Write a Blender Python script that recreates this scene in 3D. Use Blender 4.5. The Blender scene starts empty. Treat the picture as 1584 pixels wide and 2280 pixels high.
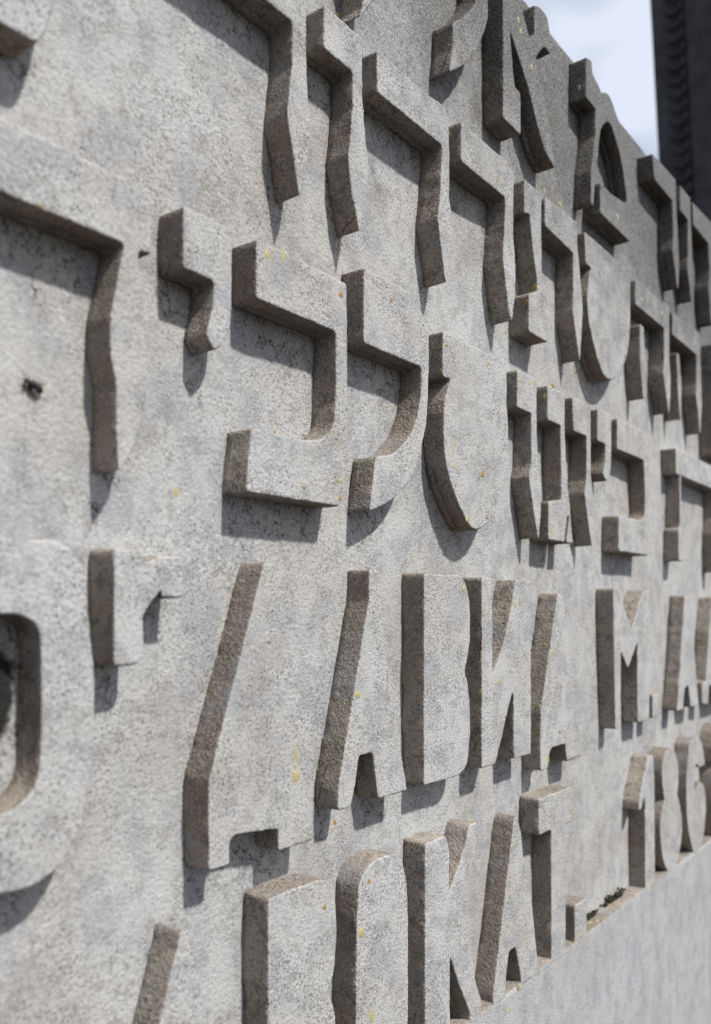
import bpy, bmesh, math, random
import numpy as np
from mathutils import Vector, noise as mnoise
from mathutils.geometry import tessellate_polygon

scene = bpy.context.scene
COL = scene.collection
random.seed(7)

# ------------------------------------------------------------------ camera
CAM_H = 1.10            # eye level above the ground (m)
CAM_D = 0.35            # distance from the letter fronts (plane y = 0)
F_PX = 1900.0 / 2280.0  # focal length in picture heights
VIEW_A = math.atan((2250 - 792) / 1900.0)   # angle between the view axis and the wall

cam = bpy.data.cameras.new('camera')
cam.sensor_fit = 'VERTICAL'
cam.sensor_height = 36.0
cam.sensor_width = 36.0
cam.lens = 36.0 * F_PX
cam.shift_y = (1365 - 1140) / 2280.0
cam.clip_start = 0.01
cam.clip_end = 2000
cam.dof.use_dof = True
cam.dof.focus_distance = 0.64
cam.dof.aperture_fstop = 6.2
cam_ob = bpy.data.objects.new('camera', cam)
cam_ob.location = (0, -CAM_D, CAM_H)
cam_ob.rotation_euler = (math.radians(90), 0, VIEW_A - math.radians(90))
COL.objects.link(cam_ob)
scene.camera = cam_ob

# ------------------------------------------------------------------ world and sun
to_sun = Vector((1.6, -20.0, 26.0)).normalized()
SUN_EL = math.asin(to_sun.z)
SUN_AZ = math.atan2(to_sun.x, to_sun.y)

CLX = 0.0
world = bpy.data.worlds.new('World')
scene.world = world
world.use_nodes = True
wt = world.node_tree
for n in list(wt.nodes):
    wt.nodes.remove(n)
wo = wt.nodes.new('ShaderNodeOutputWorld')
bg = wt.nodes.new('ShaderNodeBackground')
sky = wt.nodes.new('ShaderNodeTexSky')
sky.sky_type = 'NISHITA'
sky.sun_disc = False
sky.sun_elevation = SUN_EL
sky.sun_rotation = SUN_AZ
sky.air_density = 1.0
sky.dust_density = 1.2
sky.ozone_density = 1.2
geo = wt.nodes.new('ShaderNodeTexCoord')
mp = wt.nodes.new('ShaderNodeMapping')
mp.inputs['Scale'].default_value = (1.0, 1.0, 1.6)
mp.inputs['Location'].default_value = (CLX, 0.0, 0.0)
cn = wt.nodes.new('ShaderNodeTexNoise')
cn.inputs['Scale'].default_value = 2.6
cn.inputs['Detail'].default_value = 4
cn.inputs['Roughness'].default_value = 0.52
cn.inputs['Distortion'].default_value = 0.0
cr = wt.nodes.new('ShaderNodeValToRGB')
cr.color_ramp.elements[0].position = 0.37
cr.color_ramp.elements[0].color = (0.10, 0.10, 0.10, 1)
cr.color_ramp.elements[1].position = 0.57
cr.color_ramp.elements[1].color = (1, 1, 1, 1)
cm = wt.nodes.new('ShaderNodeMix')
cm.data_type = 'RGBA'
cm.inputs[7].default_value = (7.2, 7.8, 9.1, 1)
wt.links.new(geo.outputs['Generated'], mp.inputs['Vector'])
wt.links.new(mp.outputs['Vector'], cn.inputs['Vector'])
wt.links.new(cn.outputs['Fac'], cr.inputs['Fac'])
wt.links.new(cr.outputs['Color'], cm.inputs[0])
wt.links.new(sky.outputs['Color'], cm.inputs[6])
wt.links.new(cm.outputs[2], bg.inputs['Color'])
bg.inputs['Strength'].default_value = 0.10
world.cycles.sampling_method = 'MANUAL'
world.cycles.sample_map_resolution = 256
wt.links.new(bg.outputs['Background'], wo.inputs['Surface'])

sun = bpy.data.lights.new('sun', 'SUN')
sun.energy = 5.0
sun.angle = math.radians(2.5)
sun.color = (1.0, 0.982, 0.952)
sun_ob = bpy.data.objects.new('sun', sun)
sun_ob.rotation_euler = (-to_sun).to_track_quat('-Z', 'Y').to_euler()
sun_ob.location = (0, -5, 8)
COL.objects.link(sun_ob)

scene.view_settings.view_transform = 'Standard'
scene.view_settings.look = 'None'
scene.view_settings.gamma = 1.0
scene.view_settings.use_curve_mapping = False
scene.view_settings.exposure = 0.09
scene.cycles.max_bounces = 4
scene.cycles.diffuse_bounces = 2

# ------------------------------------------------------------------ helpers
DEPTH = 0.020           # how far the letters stand out of the recessed field
TOP = 0.590             # wall top, above eye level
LEDGE = -0.333          # plinth top, above eye level


def tag(o, label=None, category=None, group=None, kind=None):
    if label: o['label'] = label
    if category: o['category'] = category
    if group: o['group'] = group
    if kind: o['kind'] = kind
    return o


def empty(name, loc):
    o = bpy.data.objects.new(name, None)
    o.empty_display_size = 0.1
    o.location = loc
    COL.objects.link(o)
    return o


def mesh_obj(name, verts, faces, mats, parent=None, smooth=None, mat_idx=None):
    me = bpy.data.meshes.new(name)
    me.from_pydata(verts, [], faces)
    for m in mats:
        me.materials.append(m)
    if mat_idx is not None:
        me.polygons.foreach_set('material_index', mat_idx)
    if smooth is True:
        me.polygons.foreach_set('use_smooth', [True] * len(me.polygons))
    elif smooth:
        me.polygons.foreach_set('use_smooth', smooth)
    me.update()
    o = bpy.data.objects.new(name, me)
    COL.objects.link(o)
    if parent is not None:
        o.parent = parent
    return o


class NT:
    """small wrapper for writing node materials"""
    def __init__(self, name):
        self.m = bpy.data.materials.new(name)
        self.m.use_nodes = True
        self.t = self.m.node_tree
        self.b = self.t.nodes['Principled BSDF']
        self.tc = self.t.nodes.new('ShaderNodeTexCoord')

    def link(self, a, b):
        self.t.links.new(a, b)

    def setin(self, sock, v):
        if hasattr(v, 'is_output'):
            self.link(v, sock)
        else:
            sock.default_value = v

    def map(self, scale=(1, 1, 1), loc=(0, 0, 0), src=None):
        n = self.t.nodes.new('ShaderNodeMapping')
        n.inputs['Scale'].default_value = scale
        n.inputs['Location'].default_value = loc
        self.link(src or self.tc.outputs['Object'], n.inputs['Vector'])
        return n.outputs['Vector']

    def noise(self, scale, detail=4, rough=0.55, vec=None, dist=0.0, col=False):
        n = self.t.nodes.new('ShaderNodeTexNoise')
        n.inputs['Scale'].default_value = scale
        n.inputs['Detail'].default_value = detail
        n.inputs['Roughness'].default_value = rough
        n.inputs['Distortion'].default_value = dist
        self.link(vec or self.tc.outputs['Object'], n.inputs['Vector'])
        return n.outputs['Color' if col else 'Fac']

    def voro(self, scale, feature='F1', vec=None, out='Distance', rand=1.0):
        n = self.t.nodes.new('ShaderNodeTexVoronoi')
        n.feature = feature
        n.inputs['Scale'].default_value = scale
        n.inputs['Randomness'].default_value = rand
        self.link(vec or self.tc.outputs['Object'], n.inputs['Vector'])
        return n.outputs[out]

    def ramp(self, fac, lo, hi, a=0.0, b=1.0):
        n = self.t.nodes.new('ShaderNodeMapRange')
        n.interpolation_type = 'SMOOTHSTEP'
        n.inputs['From Min'].default_value = lo
        n.inputs['From Max'].default_value = hi
        n.inputs['To Min'].default_value = a
        n.inputs['To Max'].default_value = b
        self.link(fac, n.inputs['Value'])
        return n.outputs['Result']

    def math(self, op, a, b=0.0):
        n = self.t.nodes.new('ShaderNodeMath')
        n.operation = op
        self.setin(n.inputs[0], a)
        self.setin(n.inputs[1], b)
        return n.outputs[0]

    def vadd(self, a, b, s=1.0):
        n = self.t.nodes.new('ShaderNodeVectorMath')
        n.operation = 'MULTIPLY_ADD'
        self.link(b, n.inputs[0])
        n.inputs[1].default_value = (s, s, s)
        self.link(a, n.inputs[2])
        return n.outputs[0]

    def mix(self, fac, a, b, mode='MIX'):
        n = self.t.nodes.new('ShaderNodeMix')
        n.data_type = 'RGBA'
        n.blend_type = mode
        self.setin(n.inputs[0], fac)
        self.setin(n.inputs[6], a)
        self.setin(n.inputs[7], b)
        return n.outputs[2]

    def bump(self, height, dist, strength=1.0, normal=None):
        n = self.t.nodes.new('ShaderNodeBump')
        n.inputs['Distance'].default_value = dist
        n.inputs['Strength'].default_value = strength
        self.link(height, n.inputs['Height'])
        if normal is not None:
            self.link(normal, n.inputs['Normal'])
        return n.outputs['Normal']

    def out(self, color, rough=0.85, normal=None, spec=0.3):
        self.setin(self.b.inputs['Base Color'], color)
        self.setin(self.b.inputs['Roughness'], rough)
        self.b.inputs['Specular IOR Level'].default_value = spec
        if normal is not None:
            self.link(normal, self.b.inputs['Normal'])
        return self.m


def rgb(r, g, b):
    return (r, g, b, 1)


# ------------------------------------------------------------------ materials
def stone(name, light, warm, cool, grain=1.0, cracks=0.0, crust=True, pits=1.0, blotch=0.0, streak=1.0, coarse=1.0, stain=0.5, dark_patch=None):
    t = NT(name)
    obj = t.tc.outputs['Object']
    masks = t.t.nodes.new('ShaderNodeSeparateColor')
    t.link(t.noise(30, 2, 0.7, vec=t.map(scale=(1, 1, streak)), col=True), masks.inputs[0])
    m_a, m_b, m_c = masks.outputs[0], masks.outputs[1], masks.outputs[2]
    big = t.noise(6.5, 2, 0.6)
    fine = t.noise(480, 2, 0.75)
    mid = t.noise(95, 2, 0.7, vec=t.map(loc=(2.3, 0.7, 4.1)))
    c = t.mix(t.ramp(big, 0.38, 0.62), rgb(*light), rgb(*warm))
    c = t.mix(t.ramp(m_a, 0.46, 0.66, 0, 0.85), c, rgb(*cool))
    c = t.mix(t.ramp(mid, 0.36, 0.50, 0.34 + blotch, 0.0), c, rgb(light[0] * 0.55, light[1] * 0.53, light[2] * 0.51))
    # old brown damp stains
    c = t.mix(t.ramp(t.math('ADD', m_c, t.math('MULTIPLY', big, 0.7)), 0.86, 1.12, 0.0, stain), c, rgb(0.215, 0.178, 0.145))
    # mineral grain: dark and light crystals
    gm = t.ramp(m_b, 0.34, 0.60, 0.35, 1.0)
    c = t.mix(t.math('MULTIPLY', t.ramp(fine, 0.32, 0.48, 0.72 * grain, 0.0), gm), c, rgb(light[0] * 0.34, light[1] * 0.315, light[2] * 0.29))
    c = t.mix(t.ramp(fine, 0.55, 0.70, 0.0, 0.40 * grain), c, rgb(min(1, light[0] * 1.42), min(1, light[1] * 1.41), min(1, light[2] * 1.39)))
    # dark pits scattered in patches
    pv = t.voro(390)
    pit = t.math('MULTIPLY', t.ramp(pv, 0.10, 0.36, 1, 0), t.ramp(m_b, 0.38, 0.62))
    c = t.mix(t.math('MULTIPLY', pit, 0.72 * pits), c, rgb(0.062, 0.055, 0.048))
    if cracks > 0:
        at = t.t.nodes.new('ShaderNodeAttribute')
        at.attribute_name = 'crazing'
        wob = t.vadd(obj, t.noise(85, 3, 0.72, col=True), 0.020)
        e1 = t.voro(72, 'DISTANCE_TO_EDGE', vec=wob)
        k = t.ramp(e1, 0.006, 0.034, 1, 0)
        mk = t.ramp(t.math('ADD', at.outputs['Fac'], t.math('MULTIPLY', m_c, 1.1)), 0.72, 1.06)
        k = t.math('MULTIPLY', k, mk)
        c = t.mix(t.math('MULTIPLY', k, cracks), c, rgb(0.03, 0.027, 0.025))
    if crust:
        # dark weathering crust that has grown down from the wall top
        sx = t.t.nodes.new('ShaderNodeSeparateXYZ')
        t.link(obj, sx.inputs[0])
        z = t.math('ADD', t.math('ADD', sx.outputs['Z'], t.math('MULTIPLY', m_c, 0.20)), t.math('MULTIPLY', sx.outputs['X'], 0.14))
        cf = t.ramp(z, CAM_H + 0.48, CAM_H + 0.72, 0.0, 0.93)
        cg = t.ramp(fine, 0.36, 0.60, 1.0, 0.6)
        c = t.mix(t.math('MULTIPLY', cf, cg), c, rgb(0.055, 0.054, 0.052))
    if dark_patch:
        # near-black oval patch with a ragged soft edge
        cx, cz, rx, rz = dark_patch
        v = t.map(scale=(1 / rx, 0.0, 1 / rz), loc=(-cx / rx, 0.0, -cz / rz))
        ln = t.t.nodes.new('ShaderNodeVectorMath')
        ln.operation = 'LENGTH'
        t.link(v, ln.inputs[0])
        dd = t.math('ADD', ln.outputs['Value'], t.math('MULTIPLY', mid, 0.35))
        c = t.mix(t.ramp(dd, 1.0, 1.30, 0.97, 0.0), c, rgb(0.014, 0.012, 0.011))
    nb = t.bump(t.noise(400, 2, 0.8), 0.0010 * coarse, 1.0)
    return t.out(c, 0.82, nb, 0.2)


M_FACE = stone('stone_face', (0.415, 0.410, 0.398), (0.395, 0.379, 0.353), (0.310, 0.312, 0.321), grain=1.2, pits=1.3, blotch=0.12, stain=0.26)
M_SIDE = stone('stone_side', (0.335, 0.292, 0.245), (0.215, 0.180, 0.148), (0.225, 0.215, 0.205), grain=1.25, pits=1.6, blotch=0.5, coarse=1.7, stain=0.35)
M_FIELD = stone('stone_field', (0.415, 0.410, 0.397), (0.385, 0.369, 0.344), (0.312, 0.314, 0.322), grain=0.9, pits=0.95, cracks=0.9, streak=0.6, blotch=0.10, stain=0.26, dark_patch=(0.2063, 1.0630, 0.0135, 0.0235))
M_PLINTH = stone('stone_plinth', (0.38, 0.382, 0.382), (0.37, 0.363, 0.352), (0.305, 0.309, 0.319), grain=0.9, pits=0.7, crust=False, streak=0.5, stain=0.15)


def granite_dark():
    t = NT('dark_granite')
    n = t.noise(14, 6, 0.6)
    f = t.noise(160, 3, 0.6)
    c = t.mix(t.ramp(n, 0.35, 0.65), rgb(0.022, 0.0225, 0.024), rgb(0.048, 0.048, 0.051))
    c = t.mix(t.ramp(f, 0.45, 0.7, 0, 0.5), c, rgb(0.075, 0.075, 0.079))
    nb = t.bump(t.math('ADD', n, f), 0.004, 0.8)
    return t.out(c, 0.75, nb, 0.3)


def resin(name, a, b):
    t = NT(name)
    c = t.mix(t.noise(3, 3), rgb(*a), rgb(*b))
    m = t.out(c, 0.42, t.bump(t.noise(4, 2), 0.0004, 0.5), 0.5)
    return m


def ground_mat():
    t = NT('paving')
    n = t.noise(6, 6, 0.6)
    br = t.t.nodes.new('ShaderNodeTexBrick')
    br.inputs['Scale'].default_value = 1.0
    br.inputs['Brick Width'].default_value = 0.8
    br.inputs['Row Height'].default_value = 0.5
    br.inputs['Mortar Size'].default_value = 0.008
    br.inputs['Color1'].default_value = rgb(0.069, 0.060, 0.051)
    br.inputs['Color2'].default_value = rgb(0.060, 0.053, 0.044)
    br.inputs['Mortar'].default_value = rgb(0.05, 0.045, 0.04)
    t.link(t.tc.outputs['Object'], br.inputs['Vector'])
    c = t.mix(t.ramp(n, 0.35, 0.7, 0, 0.4), br.outputs['Color'], rgb(0.045, 0.041, 0.035))
    return t.out(c, 0.9, t.bump(t.noise(90, 4), 0.003, 0.6), 0.2)


def plain(name, col, rough=0.5, spec=0.4, bump_scale=900.0, bump=0.0002):
    t = NT(name)
    n = t.noise(bump_scale, 2)
    c = t.mix(t.ramp(n, 0.35, 0.7), rgb(*col), rgb(*[v * 1.7 for v in col]))
    return t.out(c, rough, t.bump(n, bump, 0.7), spec)


M_GRANITE = granite_dark()
M_AMBER = resin('amber_resin', (0.34, 0.22, 0.055), (0.25, 0.14, 0.03))
M_PALE = resin('pale_resin', (0.43, 0.38, 0.17), (0.36, 0.29, 0.10))
M_GROUND = ground_mat()
M_FLY = plain('fly_body', (0.010, 0.010, 0.011), 0.6, 0.3)
M_FLYLEG = plain('fly_leg', (0.010, 0.009, 0.009), 0.5, 0.4)
M_MOSS = plain('moss', (0.028, 0.023, 0.017), 0.95, 0.1, 700, 0.0006)
wing = NT('fly_wing')
wing.b.inputs['Alpha'].default_value = 0.35
wing.out(wing.mix(wing.ramp(wing.voro(600, 'DISTANCE_TO_EDGE'), 0.01, 0.06), rgb(0.05, 0.045, 0.04), rgb(0.25, 0.23, 0.21)), 0.25, None, 0.6)
M_WING = wing.m

# ------------------------------------------------------------------ setting: ground
g = mesh_obj('ground', [(-300, -300, 0), (300, -300, 0), (300, 300, 0), (-300, 300, 0)], [(0, 1, 2, 3)], [M_GROUND])
tag(g, 'dark worn stone paving around the monument', 'ground', kind='structure')

# ------------------------------------------------------------------ memorial wall
wall = empty('stone_monument', (0.9, 0.10, 0))
tag(wall, 'pale weathered stone monument wall with raised Hebrew and Cyrillic lettering', 'monument')


def part(name, verts, faces, mats, label=None, **kw):
    o = mesh_obj(name, verts, faces, mats, parent=wall, **kw)
    o.matrix_parent_inverse = wall_inv
    if label: o['label'] = label
    return o


bpy.context.view_layer.update()
wall_inv = wall.matrix_world.inverted()


def sweep(profile, xs, normals, amp):
    """profile: list of (y, z); swept along x with uneven relief along the profile normals"""
    verts, faces = [], []
    m = len(profile)
    for x in xs:
        for (y, z), (ny, nz), a in zip(profile, normals, amp):
            p = Vector((x, y, z))
            d = a * (0.0018 * mnoise.noise(p * 15.0) + 0.0006 * mnoise.noise(p * 55.0 + Vector((3, 1, 7))))
            verts.append((x, y + ny * d, z + nz * d))
    for i in range(len(xs) - 1):
        for j in range(m - 1):
            a = i * m + j
            faces.append((a, a + m, a + m + 1, a + 1))
    return verts, faces


def frange(a, b, s):
    n = max(1, int(round((b - a) / s)))
    return [a + (b - a) * i / n for i in range(n + 1)]


xs = frange(-0.8, 0.12, 0.03)[:-1] + frange(0.12, 1.5, 0.006) + frange(1.5, 2.6, 0.03)[1:]
ztop = CAM_H + TOP
zl = CAM_H + LEDGE
r = 0.004
prof = [(DEPTH, z) for z in frange(zl - 0.03, ztop - r, 0.006)]
nrm = [(-1, 0)] * len(prof)
amp = [1.0] * len(prof)
for k in range(1, 5):
    a = k * math.pi / 8
    prof.append((DEPTH + r - r * math.cos(a), ztop - r + r * math.sin(a)))
    nrm.append((-math.cos(a), math.sin(a)))
    amp.append(0.6)
for y in frange(DEPTH + r, 0.20, 0.02)[1:]:
    prof.append((y, ztop)); nrm.append((0, 1)); amp.append(1.0)
prof += [(0.20, ztop - 0.3), (0.20, 0.0)]
nrm += [(1, 0)] * 2
amp += [0.0] * 2
v, f = sweep(prof, xs, nrm, amp)
m = len(prof)
f.append(tuple(range(m - 1, -1, -1)))
f.append(tuple((len(xs) - 1) * m + j for j in range(m)))
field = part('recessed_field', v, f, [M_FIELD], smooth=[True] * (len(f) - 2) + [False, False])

# plinth: its face is level with the letter fronts
r = 0.0016
prof = [(0.0, z) for z in frange(0.0, zl - 0.12, 0.10)] + [(0.0, z) for z in frange(zl - 0.12, zl - r, 0.006)][1:]
nrm = [(-1, 0)] * len(prof)
amp = [0.25] * len(prof)
for k in range(1, 5):
    a = k * math.pi / 8
    prof.append((r - r * math.cos(a), zl - r + r * math.sin(a)))
    nrm.append((-math.cos(a), math.sin(a)))
    amp.append(0.5)
for y in frange(r, DEPTH + 0.004, 0.004)[1:]:
    prof.append((y, zl)); nrm.append((0, 1)); amp.append(0.5)
nf = len(prof)
prof += [(DEPTH + 0.004, 0.0)]
nrm += [(1, 0)]
amp += [0.0]
v, f = sweep(prof, xs, nrm, amp)
m = len(prof)
idx = []
for i in range(len(xs) - 1):
    for j in range(m - 1):
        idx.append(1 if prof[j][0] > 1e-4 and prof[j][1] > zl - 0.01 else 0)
plinth = part('plinth', v, f, [M_PLINTH, M_SIDE], smooth=True, mat_idx=idx)


# ------------------------------------------------------------------ letters
def parse(s):
    out = []
    for tok in s.split():
        sm = tok.endswith('~')
        a, b = tok.rstrip('~').split(',')
        out.append((float(a), float(b), sm))
    return out


def catmull(p0, p1, p2, p3, t):
    return 0.5 * ((2 * p1) + (-p0 + p2) * t + (2 * p0 - 5 * p1 + 4 * p2 - p3) * t * t + (-p0 + 3 * p1 - 3 * p2 + p3) * t ** 3)


def outline(pts, step=1.7, seed=0.0):
    """control points (mm) -> dense closed outline with softened corners and a worn, uneven edge"""
    n = len(pts)
    P = [Vector((p[0], p[1])) for p in pts]
    dense = []
    for i in range(n):
        a, b = P[i], P[(i + 1) % n]
        if pts[i][2] or pts[(i + 1) % n][2]:
            z0 = P[i - 1] if pts[i][2] else a + (a - b) * 0.3
            z3 = P[(i + 2) % n] if pts[(i + 1) % n][2] else b + (b - a) * 0.3
            for k in range(8):
                dense.append(catmull(z0, a, b, z3, k / 8))
        else:
            dense.append(a)
    L = [0.0]
    nd = len(dense)
    for i in range(nd):
        L.append(L[-1] + (dense[(i + 1) % nd] - dense[i]).length)
    cnt = max(12, int(L[-1] / step))
    res, j = [], 0
    for k in range(cnt):
        d = L[-1] * k / cnt
        while L[j + 1] < d:
            j += 1
        seg = L[j + 1] - L[j]
        tt = (d - L[j]) / seg if seg > 1e-9 else 0
        res.append(dense[j].lerp(dense[(j + 1) % nd], tt))
    for _ in range(2):
        res = [res[i] * 0.5 + (res[i - 1] + res[(i + 1) % cnt]) * 0.25 for i in range(cnt)]
    area = sum(res[i - 1].x * res[i].y - res[i].x * res[i - 1].y for i in range(cnt)) / 2
    if area < 0:
        res.reverse()
    nr = loop_normals(res)
    return [p + q * (0.32 * mnoise.noise(Vector((p.x * 0.11, p.y * 0.11, seed))) + 0.20 * mnoise.noise(Vector((p.x * 0.42, p.y * 0.42, seed + 9))))
            for p, q in zip(res, nr)]


def loop_normals(lp):
    """outward normals of a counter-clockwise loop"""
    n = len(lp)
    out = []
    for i in range(n):
        d = lp[(i + 1) % n] - lp[i - 1]
        if d.length < 1e-9:
            d = Vector((1, 0))
        d.normalize()
        out.append(Vector((d.y, -d.x)))
    return out


def make_letter(name, label, loops, holes, front, seed):
    verts, faces, mi, sm = [], [], [], []
    caps = []
    rings = []
    for s, is_hole in [(q, False) for q in loops] + [(q, True) for q in holes]:
        lp = outline(parse(s), seed=seed)
        nr = loop_normals(lp)
        if is_hole:
            nr = [-q for q in nr]
        n = len(lp)
        # profile: (depth in mm, outward offset in mm); a joint line runs along the undersides
        R = 1.35
        D = DEPTH * 1000
        prof = [(D + 4, 0.30), (D - 0.9, 0.30), (D - 1.8, 0.35), (D * 0.70, 0.22), (D * 0.685, 0.20), (D * 0.655, 0.18), (D * 0.64, 0.16), (D * 0.3, 0.05), (R, 0.0),
                (R * 0.62, -R * 0.08), (R * 0.29, -R * 0.29), (R * 0.08, -R * 0.62), (0.0, -R), (0.0, -R - 0.9)]
        NS = 8
        # how far the rim may be cut back before it meets the opposite edge (narrow tips)
        arr = np.array([(p.x, p.y) for p in lp])
        inw = -np.array([(q.x, q.y) for q in nr])
        dv = arr[None, :, :] - arr[:, None, :]
        dist = np.sqrt((dv ** 2).sum(2)) + 1e-9
        facing = (dv * inw[:, None, :]).sum(2) / dist
        rad = np.where(facing > 0.25, dist / (2 * np.maximum(facing, 0.25)), 1e3)
        lim = np.minimum(1.0, rad.min(1) * 0.85 / (R + 0.9))
        base = len(verts)
        for k, (dp, off) in enumerate(prof):
            for i in range(n):
                p = lp[i]
                w = 0.0
                o_ = off
                if k <= NS:
                    w = 0.35 * mnoise.noise(Vector((p.x * 0.09, p.y * 0.09, dp * 0.12 + seed)))
                    if k < 2 and nr[i].y < 0.3:
                        o_ = off - 1.1 * max(0.0, 0.55 + 1.1 * mnoise.noise(Vector((p.x * 0.045, p.y * 0.045, seed + 6))))
                    if k in (4, 5) and nr[i].y < -0.4:
                        o_ = off - 0.75 * (1 + 0.6 * mnoise.noise(Vector((p.x * 0.05, p.y * 0.05, seed + 2))))
                else:
                    wear = 1.0 + 0.75 * mnoise.noise(Vector((p.x * 0.16, p.y * 0.16, seed + 4))) + 0.35 * mnoise.noise(Vector((p.x * 0.6, p.y * 0.6, seed + 8)))
                    o_ = off * min(wear, 1.5) * lim[i]
                q = p + nr[i] * (o_ + w * lim[i])
                verts.append((q.x / 1000, front + dp / 1000, CAM_H + q.y / 1000))
        for k in range(len(prof) - 1):
            for i in range(n):
                a = base + k * n + i
                b = base + k * n + (i + 1) % n
                if is_hole:
                    faces.append((b, a, a + n, b + n))
                else:
                    faces.append((a, b, b + n, a + n))
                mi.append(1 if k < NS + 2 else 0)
                sm.append(True)
        caps.append((is_hole, base + (len(prof) - 1) * n, n))
    groups = [[c] for c in caps if not c[0]]
    for c in caps:
        if c[0]:
            groups[0].append(c)
    for gset in groups:
        polys, ids = [], []
        for _, b, n in gset:
            polys.append([Vector((verts[b + i][0], verts[b + i][2], 0)) for i in range(n)])
            ids += [b + i for i in range(n)]
        for tri in tessellate_polygon(polys):
            a, b, c = (ids[t] for t in tri)
            pa, pb, pc = verts[a], verts[b], verts[c]
            cr_ = (pb[0] - pa[0]) * (pc[2] - pa[2]) - (pb[2] - pa[2]) * (pc[0] - pa[0])
            faces.append((a, b, c) if cr_ > 0 else (a, c, b))
            mi.append(0)
            sm.append(True)
    return part(name, verts, faces, [M_FACE, M_SIDE], label, smooth=sm, mat_idx=mi)


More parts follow.
